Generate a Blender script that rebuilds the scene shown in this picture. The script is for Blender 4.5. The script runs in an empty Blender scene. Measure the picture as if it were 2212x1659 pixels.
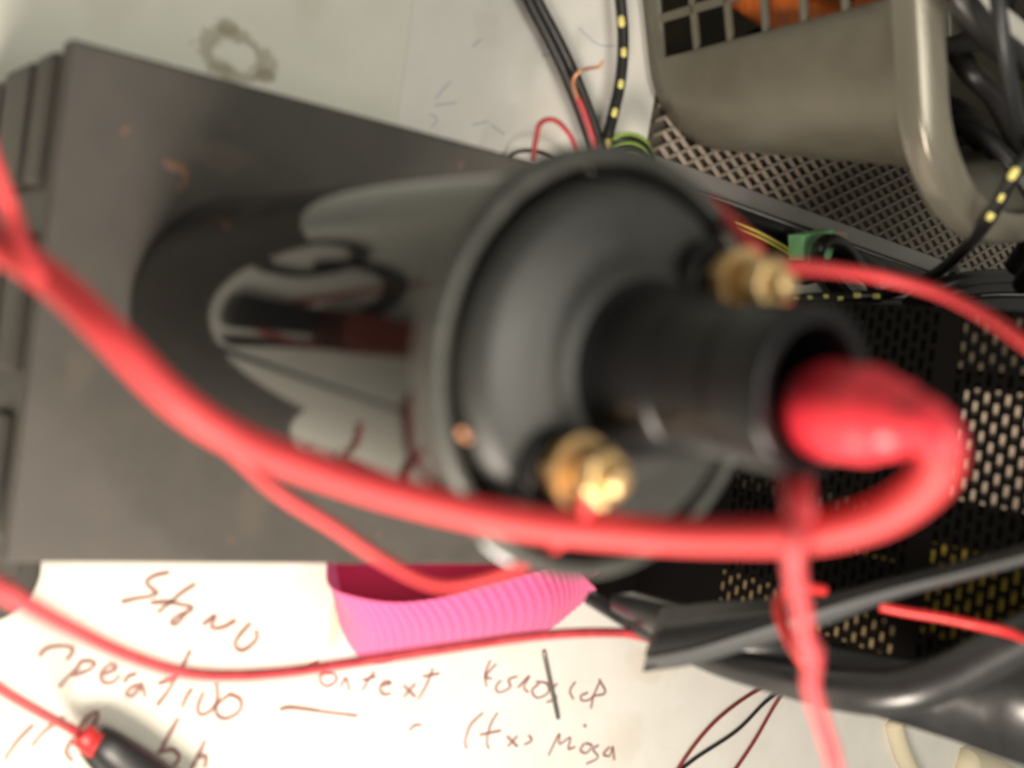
import bpy, math, random
from mathutils import Vector, Matrix
# Units: 1 Blender unit = 1 cm. X = to the right of the photographer, Y = away, Z = up.
# (the photographer held the camera turned on its side, so "up" runs to the right of the picture)
random.seed(4)
sc = bpy.context.scene
sc.unit_settings.scale_length = 0.01
# ------------------------------------------------------------------ camera
F = 2533.0; CX, CY = 1106.0, 829.5                 # focal length and centre in photo pixels of a 2212 px wide view
CAM = Vector((0, 0, 25.5))
WX = Vector((-0.13436266, 0.99068803, 0.02199793))  # world axes seen in camera axes (right, down, forward)
WY = Vector((0.79519251, 0.09454917, 0.59894016))
WZ = Vector((0.59128296, 0.09796778, -0.80049158))
cam_data = bpy.data.cameras.new("camera"); cam = bpy.data.objects.new("camera", cam_data)
sc.collection.objects.link(cam); sc.camera = cam
cam.matrix_world = Matrix(((WX[0], -WX[1], -WX[2], CAM[0]), (WY[0], -WY[1], -WY[2], CAM[1]), (WZ[0], -WZ[1], -WZ[2], CAM[2]), (0, 0, 0, 1)))
cam_data.sensor_width = 36; cam_data.lens = 36 * F / 2212
cam_data.clip_start = 0.5; cam_data.clip_end = 2000
cam_data.dof.use_dof = True; cam_data.dof.focus_distance = 80; cam_data.dof.aperture_fstop = cam_data.lens * 1e-3 / (2 * 0.165)
# ------------------------------------------------------------------ world, lamp, exposure
w = bpy.data.worlds.new("World"); sc.world = w; w.use_nodes = True
bg = w.node_tree.nodes['Background']; bg.inputs[0].default_value = (.98, .95, .82, 1); bg.inputs[1].default_value = 0.30
def lamp(name, loc, target, size, power, col):
    l = bpy.data.lights.new(name, 'AREA'); l.shape = 'RECTANGLE'; l.size = size[0]; l.size_y = size[1]; l.energy = power; l.color = col
    o = bpy.data.objects.new(name, l); sc.collection.objects.link(o); o.location = loc
    o.rotation_euler = (Vector(target) - Vector(loc)).to_track_quat('-Z', 'Y').to_euler(); return o
lamp("desk_lamp", (22, 5, 21), (4, 20, -6), (13, 13), 21000, (1.0, .88, .745))
lamp("overhead_fill", (0, 14, 54), (0, 24, -6), (24, 24), 15500, (1.0, .95, .84))  # overhead fill added to carry room light onto the shaded tray
sc.view_settings.view_transform = 'Standard'; sc.view_settings.look = 'None'; sc.view_settings.exposure = 0
sc.cycles.max_bounces = 8

# ------------------------------------------------------------------ helpers
def ray(px, py):
    v = Vector((px - CX, py - CY, F)); return Vector((v.dot(WX), v.dot(WY), v.dot(WZ)))
def at(px, py, z=None, y=None, d=None):
    r = ray(px, py)
    if z is not None: t = (z - CAM.z) / r.z
    elif y is not None: t = y / r.y
    else: t = d / r.length
    return CAM + r * t
def mesh(name, verts, faces, mat, parent=None, smooth=False):
    me = bpy.data.meshes.new(name); me.from_pydata([tuple(v) for v in verts], [], faces); me.update()
    o = bpy.data.objects.new(name, me); sc.collection.objects.link(o)
    for m in (mat if isinstance(mat, (list, tuple)) else [mat]): me.materials.append(m)
    if smooth: me.polygons.foreach_set('use_smooth', [True] * len(me.polygons))
    if parent: o.parent = parent
    return o
def tag(o, label, cat, group=None):
    o['label'] = label; o['category'] = cat
    if group: o['group'] = group
    return o
def thing(name, label, cat, group=None, loc=(0, 0, 0)):
    o = bpy.data.objects.new(name, None); sc.collection.objects.link(o); o.empty_display_size = .3
    return tag(o, label, cat, group)
class G:
    def __init__(s): s.v = []; s.f = []
    def add(s, v, f):
        n = len(s.v); s.v += [Vector(a) for a in v]; s.f += [tuple(i + n for i in a) for a in f]; return s
    def box(s, a, b, M=None):
        v = [Vector((x, y, z)) for x in (a[0], b[0]) for y in (a[1], b[1]) for z in (a[2], b[2])]
        if M: v = [M @ p for p in v]
        return s.add(v, [(0, 1, 3, 2), (4, 6, 7, 5), (0, 4, 5, 1), (2, 3, 7, 6), (0, 2, 6, 4), (1, 5, 7, 3)])
    def build(s, name, mat, parent=None, smooth=False, bevel=0):
        o = mesh(name, s.v, s.f, mat, parent, smooth)
        if bevel:
            m = o.modifiers.new('b', 'BEVEL'); m.width = bevel; m.segments = 3; m.limit_method = 'ANGLE'
            o.data.polygons.foreach_set('use_smooth', [True] * len(o.data.polygons))
            m.harden_normals = True
        return o
def spline(pts, n=8):
    P = [Vector(p) for p in pts]
    if len(P) < 3:
        return [P[0].lerp(P[1], i / n) for i in range(n + 1)]
    out = []
    for i in range(len(P) - 1):
        a = P[i - 1] if i else P[0] * 2 - P[1]; b = P[i]; c = P[i + 1]; d = P[i + 2] if i + 2 < len(P) else P[-1] * 2 - P[-2]
        for k in range(n):
            t = k / n
            out.append(.5 * ((2 * b) + (c - a) * t + (2 * a - 5 * b + 4 * c - d) * t * t + (3 * b - a - 3 * c + d) * t ** 3))
    out.append(P[-1]); return out
def sweep(g, path, rad, seg=14, caps=True, flat=1.0):
    n = len(path); prev = None; rings = []
    for i, p in enumerate(path):
        t = (path[min(i + 1, n - 1)] - path[max(i - 1, 0)]).normalized()
        if prev is None:
            a = Vector((0, 0, 1)) if abs(t.z) < .9 else Vector((1, 0, 0)); u = t.cross(a).normalized()
        else: u = (prev - t * prev.dot(t)).normalized()
        prev = u; v = t.cross(u); r = rad(i / (n - 1)) if callable(rad) else rad
        rings.append([p + (u * math.cos(2 * math.pi * k / seg) + v * math.sin(2 * math.pi * k / seg) * flat) * r for k in range(seg)])
    vs = [q for r in rings for q in r]; fs = []
    for i in range(n - 1):
        for k in range(seg):
            k2 = (k + 1) % seg; fs.append((i * seg + k, i * seg + k2, (i + 1) * seg + k2, (i + 1) * seg + k))
    if caps: fs += [tuple(range(seg))[::-1], tuple((n - 1) * seg + k for k in range(seg))]
    g.add(vs, fs); return g
def tube(name, pts, r, mat, parent=None, n=8, seg=14, flat=1.0):
    return sweep(G(), spline(pts, n), r, seg, flat=flat).build(name, mat, parent, True)
def lathe(name, prof, mat, parent=None, c=(0, 0), seg=96, sharp=35, closed=False):
    vs = [(c[0] + r * math.cos(2 * math.pi * k / seg), c[1] + r * math.sin(2 * math.pi * k / seg), z) for r, z in prof for k in range(seg)]
    fs = []; m = len(prof)
    for i in range(m if closed else m - 1):
        j = (i + 1) % m
        for k in range(seg):
            k2 = (k + 1) % seg; fs.append((i * seg + k, i * seg + k2, j * seg + k2, j * seg + k))
    if not closed:
        if prof[0][0] > 1e-4: fs.append(tuple(range(seg))[::-1])
        if prof[-1][0] > 1e-4: fs.append(tuple((m - 1) * seg + k for k in range(seg)))
    o = mesh(name, vs, fs, mat, parent, True)
    try: o.data.set_sharp_from_angle(angle=math.radians(sharp))
    except Exception: pass
    return o
def fillet(prof, r=.06, n=4):
    """round the corners of an (r,z) profile"""
    out = [prof[0]]
    for i in range(1, len(prof) - 1):
        a, b, c = Vector(prof[i - 1]), Vector(prof[i]), Vector(prof[i + 1])
        ra = min(r, (a - b).length * .45, (c - b).length * .45)
        if (a-b).length < 1e-6 or (c-b).length < 1e-6: out.append(tuple(b)); continue
        p = b + (a - b).normalized() * ra; q = b + (c - b).normalized() * ra
        for k in range(n + 1):
            t = k / n; out.append(tuple((1 - t) ** 2 * p + 2 * t * (1 - t) * b + t * t * q))
    out.append(prof[-1]); return out

# ------------------------------------------------------------------ materials
def mat(name, col, rough=.5, metal=0, spec=.5, noise=0, nscale=3, col2=None, bump=0, bscale=40, coat=0, sss=0, trans=0, stretch=None):
    m = bpy.data.materials.new(name); m.use_nodes = True; nt = m.node_tree; N = nt.nodes; L = nt.links; b = N['Principled BSDF']
    b.inputs['Base Color'].default_value = (*col, 1); b.inputs['Roughness'].default_value = rough; b.inputs['Metallic'].default_value = metal
    b.inputs['Specular IOR Level'].default_value = spec; b.inputs['Coat Weight'].default_value = coat; b.inputs['Coat Roughness'].default_value = .12
    b.inputs['Subsurface Weight'].default_value = sss; b.inputs['Subsurface Radius'].default_value = (.4, .12, .1)
    b.inputs['Transmission Weight'].default_value = trans
    tc = N.new('ShaderNodeTexCoord'); co = tc.outputs['Object']
    if stretch:
        mp = N.new('ShaderNodeMapping'); mp.inputs['Scale'].default_value = stretch; L.new(co, mp.inputs[0]); co = mp.outputs[0]
    if noise:
        n = N.new('ShaderNodeTexNoise'); n.inputs['Scale'].default_value = nscale; n.inputs['Detail'].default_value = 6; n.inputs['Roughness'].default_value = .6
        L.new(co, n.inputs['Vector'])
        r = N.new('ShaderNodeValToRGB'); r.color_ramp.elements[0].position = .5 - noise; r.color_ramp.elements[1].position = .5 + noise
        c2 = col2 or tuple(c * .6 for c in col)
        r.color_ramp.elements[0].color = (*c2, 1); r.color_ramp.elements[1].color = (*col, 1)
        L.new(n.outputs['Fac'], r.inputs[0]); L.new(r.outputs[0], b.inputs['Base Color'])
        mr = N.new('ShaderNodeMapRange'); mr.inputs['To Min'].default_value = max(0, rough - .08); mr.inputs['To Max'].default_value = min(1, rough + .1)
        L.new(n.outputs['Fac'], mr.inputs['Value']); L.new(mr.outputs[0], b.inputs['Roughness'])
    if bump:
        n2 = N.new('ShaderNodeTexNoise'); n2.inputs['Scale'].default_value = bscale; n2.inputs['Detail'].default_value = 4; L.new(co, n2.inputs['Vector'])
        bp = N.new('ShaderNodeBump'); bp.inputs['Strength'].default_value = bump; bp.inputs['Distance'].default_value = .05
        L.new(n2.outputs['Fac'], bp.inputs['Height']); L.new(bp.outputs[0], b.inputs['Normal'])
    return m
def blotch(m, spots, col):
    """stains of their own shape: (centre, radii, irregularity) in object space, mixed over the base colour"""
    nt = m.node_tree; N = nt.nodes; L = nt.links; b = N['Principled BSDF']; inp = b.inputs['Base Color']
    tc = N.new('ShaderNodeTexCoord')
    nz = N.new('ShaderNodeTexNoise'); nz.inputs['Scale'].default_value = 1.6; nz.inputs['Detail'].default_value = 5; L.new(tc.outputs['Object'], nz.inputs['Vector'])
    for (cx, cy, rx, ry, ring, amt) in spots:
        mp = N.new('ShaderNodeMapping'); mp.vector_type = 'POINT'; mp.inputs['Location'].default_value = (-cx / rx, -cy / ry, 0); mp.inputs['Scale'].default_value = (1 / rx, 1 / ry, 0)
        L.new(tc.outputs['Object'], mp.inputs[0])
        ln = N.new('ShaderNodeVectorMath'); ln.operation = 'LENGTH'; L.new(mp.outputs[0], ln.inputs[0])
        ad = N.new('ShaderNodeMath'); ad.operation = 'MULTIPLY_ADD'; ad.inputs[1].default_value = .9; L.new(nz.outputs['Fac'], ad.inputs[0]); L.new(ln.outputs['Value'], ad.inputs[2])
        rp = N.new('ShaderNodeValToRGB'); e = rp.color_ramp.elements
        L.new(ad.outputs[0], rp.inputs[0])
        rp.inputs[0]
        dv = N.new('ShaderNodeMath'); dv.operation = 'MULTIPLY'; dv.inputs[1].default_value = .5; L.new(ad.outputs[0], dv.inputs[0]); L.new(dv.outputs[0], rp.inputs[0])
        if ring:
            e[0].position = .42; e[0].color = (0, 0, 0, 1); e[1].position = .76; e[1].color = (0, 0, 0, 1)
            x = e.new(.55); x.color = (amt,) * 3 + (1,); x = e.new(.66); x.color = (amt * .8,) * 3 + (1,)
        else:
            e[0].position = .45; e[0].color = (amt,) * 3 + (1,); e[1].position = .66; e[1].color = (0, 0, 0, 1)
        mx = N.new('ShaderNodeMix'); mx.data_type = 'RGBA'; mx.inputs['B'].default_value = (*col, 1)
        L.new(rp.outputs[0], mx.inputs['Factor'])
        if inp.is_linked: L.new(inp.links[0].from_socket, mx.inputs['A'])
        else: mx.inputs['A'].default_value = inp.default_value
        L.new(mx.outputs['Result'], inp)

M_desk = mat('desk paint', (.80, .79, .70), .55, noise=.25, nscale=.5, col2=(.72, .72, .63), bump=.15, bscale=14)
M_card = mat('white card', (.82, .805, .765), .6, noise=.28, nscale=.7, col2=(.75, .725, .67), bump=.12, bscale=9)
M_case = mat('charcoal case paint', (.074, .066, .057), .5, spec=.4, noise=.22, nscale=.9, col2=(.056, .051, .045), bump=.5, bscale=26)
blotch(M_case, [(-3.6, 10.2, .5, 1.1, False, .5), (1.5, 7.6, .7, .4, False, .3), (4.2, 12, 1.3, .5, False, .25), (-2.2, 15, .8, 1.3, False, .3)], (.12, .095, .07))
M_case2 = mat('case front plastic', (.085, .074, .068), .5, noise=.2, nscale=1, bump=.2, bscale=50)
M_groove = mat('case groove', (.03, .026, .025), .6)
M_can = mat('black gloss enamel', (.0045, .0045, .0045), .06, spec=.36, coat=.08, bump=.02, bscale=1.2)
M_cap = mat('black moulded plastic', (.038, .039, .036), .42, spec=.45, noise=.25, nscale=1.5, col2=(.028, .028, .027), bump=.12, bscale=14)
M_tower = mat('black plastic tower', (.008, .008, .009), .30, spec=.3, bump=.08, bscale=10)
M_rim = mat('crimped rim', (.085, .085, .076), .42, spec=.5, metal=.3, noise=.25, nscale=2, col2=(.04, .042, .038), bump=.1, bscale=12)
M_brass = mat('brass', (.84, .57, .29), .44, metal=1, noise=.3, nscale=4, col2=(.62, .48, .24), bump=.15, bscale=20)
M_copper = mat('copper strands', (.75, .36, .20), .4, metal=.8)
M_red = mat('red cable rubber', (.60, .045, .050), .55, spec=.4, noise=.3, nscale=1.5, col2=(.50, .040, .045), bump=.25, bscale=8, sss=.1)
M_boot = mat('red rubber boot', (.74, .035, .055), .42, spec=.5, sss=.1, bump=.6, bscale=2.2, coat=.1)
M_pinkw = mat('pink red wire', (.66, .075, .090), .5, noise=.2, nscale=2)
M_thinred = mat('thin red wire', (.60, .028, .028), .4)
M_darkred = mat('dark red wire', (.20, .022, .018), .45)
M_black = mat('black cable sheath', (.014, .013, .013), .38, bump=.1, bscale=12)
M_blackg = mat('glossy black plastic', (.013, .013, .014), .42, spec=.6, bump=.15, bscale=3)
M_strap = mat('black strap film', (.018, .019, .020), .4, spec=.5, bump=.3, bscale=2.5)
M_mesh = mat('black perforated metal', (.0045, .004, .0035), .75, spec=.04)
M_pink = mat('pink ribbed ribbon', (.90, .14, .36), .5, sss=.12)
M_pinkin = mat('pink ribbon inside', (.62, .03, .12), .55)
M_bask = mat('grey basket plastic', (.150, .138, .105), .34, metal=.25, noise=.25, nscale=1, col2=(.125, .115, .088), bump=.12, bscale=20)
M_rimb = mat('basket rim plastic', (.19, .175, .14), .2, metal=.3, spec=.5, bump=.08, bscale=9)
M_tray = mat('grey expanded metal', (.31, .26, .21), .45, metal=.2)
M_traye = mat('tray edge metal', (.33, .31, .30), .38, metal=.4)
M_orange = mat('orange plastic', (.75, .17, .02), .45, noise=.2)
M_white = mat('white plastic', (.72, .68, .62), .5)
M_green = mat('green connector plastic', (.42, .95, .45), .45)
M_beige = mat('beige plastic', (.62, .50, .40), .5)
M_sgreen = mat('yellow green insulation', (.22, .36, .05), .5)
M_yel = mat('yellow paint', (.72, .62, .12), .5)
M_ydot = mat('yellow cord tick', (.78, .70, .22), .6)
M_yfold = mat('yellow folder', (.95, .68, .10), .6, noise=.3, nscale=1)
M_ink = mat('red brown marker ink', (.23, .085, .078), .7, noise=.3, nscale=2, col2=(.36, .19, .175))
M_blue = mat('faint blue pen', (.42, .44, .55), .7)
M_steel = mat('steel pin', (.30, .29, .27), .35, metal=.8)
M_glint = mat('pale glint', (.70, .74, .78), .4)
M_ribbonb = mat('beige ribbon', (.74, .66, .48), .6)
M_rust = mat('rust crumb', (.17, .095, .065), .8, bump=.4, bscale=20)
blotch(M_desk, [(-7.75, 13.35, .8, 1.3, True, .65), (-7.2, 13.0, .5, .6, False, .45), (-7.4, 14.3, .35, .4, False, .6), (-8.5, 13.0, .35, .5, False, .55)], (.27, .24, .14))
DZ = -8.0
blotch(M_card, [(9.6, 26.5, 2.2, 1.0, False, .18), (12.2, 22, 1.0, 2.6, False, .16), (-8.2, 25, 2.0, 1.2, False, .2), (-11, 22, 1.1, .8, False, .22), (14.5, 33, 1.6, 1.6, False, .25)], (.60, .53, .42))
blotch(M_desk, [(-8.6, 9.5, 1.6, 1.2, False, .2), (-10.5, 15.5, 1.8, .9, False, .22), (9.8, 15.5, 1.2, 1.6, False, .15)], (.50, .46, .34))

# ------------------------------------------------------------------ setting: desk and the card laid on it
bev = G().box((-90, -60, DZ - 2), (90, 140, DZ)).build('desk_top', M_desk); bev['kind'] = 'structure'
card = G().box((-60, 19.0, DZ), (60, 88, DZ + .04)).build('white_card_sheet', M_card)
blotch(M_card, [(at(730, 1300, DZ)[0], 19.1, 2.6, .6, False, .5), (at(535, 1562, DZ)[0], at(535, 1562, DZ)[1], .3, .35, False, .9), (11.5, 34, 1.2, 2, False, .25)], (.66, .47, .22))
tag(card, 'large cream white card sheet laid over the far part of the desk, scribbled on', 'card sheet')
TOP = DZ + .04
def A_(p): return (.3491 * p[0], 1080 + .3491 * p[1])
def D_(p): return (540 + .3906 * p[0], 1242 + .3906 * p[1])
S1 = [[(1050,450),(960,470),(905,510),(940,550),(970,580),(920,600),(830,615),(750,635)], [(1210,520),(1120,580),(1050,640),(975,700)],
 [(930,640),(1040,632),(1110,648),(1185,665),(1170,690),(1100,720),(1060,758),(1090,768),(1150,710)],
 [(1255,775),(1330,720),(1310,790),(1380,790),(1460,745)], [(1550,765),(1490,830),(1455,890),(1480,930),(1530,920),(1590,860),(1585,810)],
 [(240,970),(290,920),(380,905),(450,920),(440,960),(410,995)], [(500,1000),(480,1040),(420,1100),(365,1160)], [(500,1000),(560,1000),(590,1020),(540,1060),(450,1090)],
 [(640,1085),(720,1045),(680,1020),(625,1075),(640,1130),(700,1130),(745,1085)], [(765,1135),(800,1090),(850,1080)],
 [(890,1140),(820,1160),(780,1200),(820,1215),(880,1160),(900,1225)], [(1180,930),(1130,1030),(1080,1120),(1030,1200),(970,1275)], [(975,1140),(1040,1120),(1090,1100)],
 [(1190,1165),(1150,1230),(1125,1290)], [(1260,1190),(1225,1280),(1240,1330),(1300,1310),(1345,1240),(1340,1140)],
 [(1420,1200),(1490,1240),(1480,1310),(1400,1355),(1345,1330),(1345,1270),(1420,1205)],
 [(210,1390),(120,1480),(60,1560),(30,1610)], [(400,1340),(330,1390),(250,1460),(195,1530)], [(480,1430),(540,1350),(600,1310),(600,1350),(560,1410)],
 [(1105,1350),(1050,1450),(960,1610)], [(1000,1560),(1070,1545),(1110,1590),(1080,1640),(1030,1655)], [(1270,1490),(1220,1600),(1180,1680)], [(1230,1590),(1275,1590),(1270,1660)],
 [(1730,1300),(1800,1285),(2000,1310),(2212,1335)], [(450,1480),(410,1560),(450,1620)]]
S2 = [[(380,480),(310,510),(280,545)], [(460,545),(400,550),(390,590),(430,615),(480,580),(465,545)], [(500,620),(530,570),(550,640)], [(690,530),(650,590),(620,640)], [(620,582),(700,560)],
 [(725,612),(780,598),(745,588),(718,625),(740,660),(780,655)], [(850,610),(915,675)], [(850,675),(915,600)], [(1012,515),(980,600),(930,690)], [(955,562),(1050,545)],
 [(1330,470),(1300,550),(1310,620)], [(1362,490),(1305,560),(1340,575)], [(1390,580),(1360,620),(1380,650),(1440,620),(1430,580),(1480,560)], [(1480,625),(1545,560),(1515,620),(1540,650)],
 [(1600,600),(1560,640),(1590,680),(1650,650),(1640,600),(1580,590)], [(1700,600),(1665,640),(1695,680),(1640,705)], [(1800,590),(1770,640),(1790,690)],
 [(1870,650),(1830,670),(1840,695),(1890,680),(1935,590)], [(1930,575),(1965,650),(1900,670)], [(1900,670),(1885,740)],
 [(1290,760),(1220,830),(1190,920),(1200,960)], [(1370,760),(1330,830),(1310,920),(1322,962)], [(1270,885),(1390,860)], [(1420,890),(1480,950)], [(1425,950),(1480,890)], [(1540,885),(1558,915),(1515,940)],
 [(1650,1000),(1710,880),(1712,935),(1770,900),(1762,960),(1800,950)], [(1850,930),(1828,968),(1860,985),(1892,945),(1855,930)], [(1930,940),(1898,965),(1925,1010),(1860,1045)],
 [(1990,950),(1955,990),(1990,1000),(2005,950),(2015,1025)], [(880,862),(910,832),(950,830)], [(1845,828),(1860,840)]]
def strokes(name, lst, cv, width, m, parent, z, label=None):
    g = G()
    for s in lst:
        p = spline([at(*cv(q), z=z) for q in s], 6); n = len(p); vs = []; fs = []
        for i, q in enumerate(p):
            t = (p[min(i + 1, n - 1)] - p[max(i - 1, 0)]).normalized(); nn = Vector((-t.y, t.x, 0)) * width * (.92 + .14 * math.sin(i * .35))
            vs += [q + nn, q - nn]
        for i in range(n - 1): fs.append((2 * i, 2 * i + 1, 2 * i + 3, 2 * i + 2))
        g.add(vs, fs)
    o = g.build(name, m, parent); o['kind'] = 'stuff'
    if label: o['label'] = label
    return o
strokes('handwriting', [s for s in S1], A_, .062, M_ink, card, TOP + .008, 'red brown handwriting reading Stavo, operativo')
strokes('handwriting', [s for s in S2], D_, .052, M_ink, card, TOP + .012, 'red brown handwriting in the middle, context kotoside and Plexs misa')
blues = [[(940,215),(960,190),(975,175)],[(938,228),(985,222)],[(955,320),(1000,318),(1010,330)],[(900,385),(930,390),(950,415),(985,410)],[(975,505),(1000,495),(1040,480)],[(1250,60),(1290,95),(1330,100)],
         [(1060,270),(1090,290)],[(1020,100),(1040,85)],[(1165,80),(1180,120)],[(1170,120),(1200,118)],[(1020,270),(1055,262)],[(930,245),(945,260),(930,275)]]
strokes('pen_scribble', blues, lambda q: q, .022, M_blue, card, TOP + .006, 'faint blue pen scribbles at the back')

# ------------------------------------------------------------------ charcoal metal case under the coil
case = thing('metal_case', 'charcoal grey metal equipment case the ignition coil stands on, rust crumbs on its lid', 'equipment case')
X0, X1, Y0, Y1 = -5.34, 5.68, 6.58, 19.4
G().box((X0, Y0, -.55), (X1, Y1, 0)).build('lid', M_case, case, bevel=.12)
G().box((X0 + .06, Y0 + .28, DZ + .35), (X1 - .06, Y1 - .1, -.55)).build('body', M_case2, case, bevel=.05)
def frontbar(px0, py0, py1, z0, z1, xx0, xx1, pr): return G().box((xx0, Y0 - pr, z0), (xx1, Y0 + .27, z1))
for xa, xb, za, zb, pr in ((-5.2, -2.35, -2.3, -1.05, .0), (-1.3, 1.75, -2.75, -1.3, .0), (2.7, 5.4, -3.2, -1.6, .0), (-5.2, -2.35, -5.2, -2.9, -.02), (-1.3, 1.75, -5.6, -3.3, -.02)):
    G().box((xa, Y0 - pr - .05, za), (xb, Y0 + .30, zb)).build('front_bar', M_case, case, bevel=.1)
G().box((X0 + .3, Y0 + .1, DZ + .4), (X1 - .3, Y0 + .282, -6.2)).build('front_panel', M_case2, case, bevel=.04)
lathe('foot', fillet([(.0, DZ + .0), (1.5, DZ), (1.45, DZ + .5), (0.0, DZ + .6)], .25), M_case, case, c=(7.6, 8.1), seg=40)
G().box((5.3, 6.9, DZ + .1), (7.7, 8.9, DZ + .8)).build('foot_bracket', M_case, case, bevel=.1)
for (px, py, s) in ((358,352,.16),(375,357,.2),(392,362,.2),(402,372,.17),(404,388,.15),(396,400,.13),(384,408,.1),(270,282,.14),(276,276,.1),(515,272,.09),(995,358,.1),(1000,352,.07),(490,500,.05),(820,1155,.08),(500,1165,.09)):
    c = at(px, py, 0); g = G(); n = 7
    ring = [c + Vector((math.cos(k * 6.283 / n + px) * s * .72 * random.uniform(.6, 1.25), math.sin(k * 6.283 / n + px) * s * .55 * random.uniform(.6, 1.3), 0)) for k in range(n)]
    g.add(ring + [c + Vector((0, 0, s * .45))], [(k, (k + 1) % n, n) for k in range(n)])
    g.build('rust_crumb', M_rust, case, True)

# ------------------------------------------------------------------ ignition coil
coil = thing('ignition_coil', 'black ignition coil upright on the grey case, glossy can, moulded cap and brass terminals', 'ignition coil')
CC = (-.1, 11.27)
lathe('can', fillet([(0, .02), (2.68, .02), (2.81, .16), (2.81, 12.2), (0, 12.2)], .12), M_can, coil, CC, 128)
lathe('crimped_rim', fillet([(2.83, 12.0), (2.98, 12.15), (3.14, 12.35), (3.16, 12.7), (3.05, 12.86), (2.9, 12.86), (2.84, 12.74), (2.80, 12.4)], .05), M_rim, coil, CC, 128, closed=True)
lathe('cap', fillet([(0, 12.3), (2.66, 12.3), (2.66, 12.82), (2.45, 13.06), (1.95, 13.2), (1.62, 13.26), (1.42, 13.42), (1.2, 13.5), (0, 13.5)], .14), M_cap, coil, CC, 128)
tow = lathe('tower', fillet([(1.30, 13.42), (1.2, 13.62), (1.10, 14.55), (1.04, 14.62), (1.0, 15.5), (1.05, 15.58), (1.05, 16.38), (1.0, 16.46), (.84, 16.46), (.8, 16.4), (.78, 15.0), (0, 15.0)], .05), M_tower, coil, CC, 96)
# a web moulded between the tower and each terminal post
TA, TB = (-1.48, 12.35), (1.36, 10.1)
def hexn(c, z0, z1, r, rot=0):
    g = G(); vs = []; prof = [(r * .86, z0), (r, z0 + .06), (r, z1 - .06), (r * .86, z1)]
    for rr, z in prof:
        for k in range(6):
            a = rot + k * math.pi / 3; vs.append((c[0] + rr * math.cos(a), c[1] + rr * math.sin(a), z))
    fs = [tuple(range(6))[::-1], tuple(18 + k for k in range(6))]
    for i in range(3):
        for k in range(6): fs.append((i * 6 + k, i * 6 + (k + 1) % 6, i * 6 + 6 + (k + 1) % 6, i * 6 + 6 + k))
    return g.add(vs, fs)
for c, rot, dz in ((TA, .3, 0), (TB, .5, -.3)):
    lathe('terminal_post', fillet([(.62, 12.7), (.60, 13.5 + dz), (.52, 13.60 + dz), (0, 13.60 + dz)], .08), M_tower, coil, c, 48)  # posts in the darker tower black, painting the shade on their sides
    t = lathe('terminal_stud', fillet([(.2, 13.4), (.2, 14.85 + dz), (.12, 14.92 + dz), (0, 14.92 + dz)], .03), M_brass, coil, c, 32)
    for i, (za, zb, rr) in enumerate(((13.66, 13.98, .43), (14.28, 14.66, .42))):
        hexn(c, za + dz, zb + dz, rr, rot + i * .5).build('nut', M_brass, t, bevel=.03)
    lathe('washer', [(.2, 14.06 + dz), (.5, 14.06 + dz), (.5, 14.12 + dz), (.2, 14.12 + dz)], M_brass, t, c, 40, closed=True)
for ang in (0.9, 4.05):
    pass
# ------------------------------------------------------------------ leads and wires
lead = thing('spark_lead', 'thick red high tension lead looping from the coil tower, red rubber boot on its end', 'cable')
b0 = at(1752, 888, z=16.0); b1 = at(2030, 915, z=18.25)
bp = [at(1762, 884, z=15.9), at(1800, 888, z=16.6), at(1870, 895, z=17.15), at(1935, 905, z=17.6), at(1990, 915, z=17.98), at(2022, 940, z=18.15), at(2035, 975, z=18.2)]
def brad(t):
    k = [(0, .50), (.1, .57), (.16, .60), (.2, .57), (.34, .56), (.5, .44), (.62, .31), (.8, .265), (1, .25)]
    for (a, x), (b, y) in zip(k, k[1:]):
        if t <= b:
            u = (t - a) / (b - a); u = u * u * (3 - 2 * u); return x + (y - x) * u
    return k[-1][1]
tube('boot', bp, brad, M_boot, lead, 8, 32)
hp = [at(2022, 935, z=18.12), at(2036, 985, d=13.55), at(2000, 1050, d=13.8), at(1900, 1115, d=14.2), at(1750, 1152, d=14.6), at(1580, 1158, d=15.1), at(1400, 1153, d=15.5), at(1150, 1130, d=15.7),
      at(900, 1078, d=15.8), at(680, 1012, d=15.9), at(500, 942, d=15.9), at(370, 855, d=15.6), at(240, 725, d=15.6), at(130, 620, d=16.2), at(0, 530, d=17), at(-200, 430, d=18), at(-400, 400, d=19), Vector((-3.5, -3, 1)), Vector((-1.5, -5, -5)), Vector((2, -4, -7.4)), Vector((2.6, -1, -7.5)), Vector((.8, 1.6, -7.5)), Vector((-1.6, .8, -7.2)), Vector((-5, -2, -7.5)), Vector((-12, -6, -7.5))]  # unseen tail loop added for red reflections in the can
tube('sheath', hp, .238, M_red, lead, 8, 20)
wl = [at(1275, 1062, z=14.2), at(1262, 1110, z=13.9), at(1215, 1165, d=16.6), at(1120, 1225, d=17.6), at(1020, 1258, d=18.2), at(930, 1258, d=18.6), at(820, 1205, d=18.7), at(715, 1135, d=18.4), at(610, 1070, d=18), at(530, 1000, d=17.8),
      at(440, 915, d=17.4), at(345, 825, d=17.1), at(232, 708, d=16.6), at(115, 622, d=16.2), at(62, 555, d=16.2), at(25, 460, d=16.4), at(-10, 370, d=16.2), at(-70, 200, d=16)]
o = tube('red_wire', wl, .105, M_red, None, 8, 14); tag(o, 'red wire from the lower brass terminal sagging over the pink ribbon', 'wire')
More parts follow.
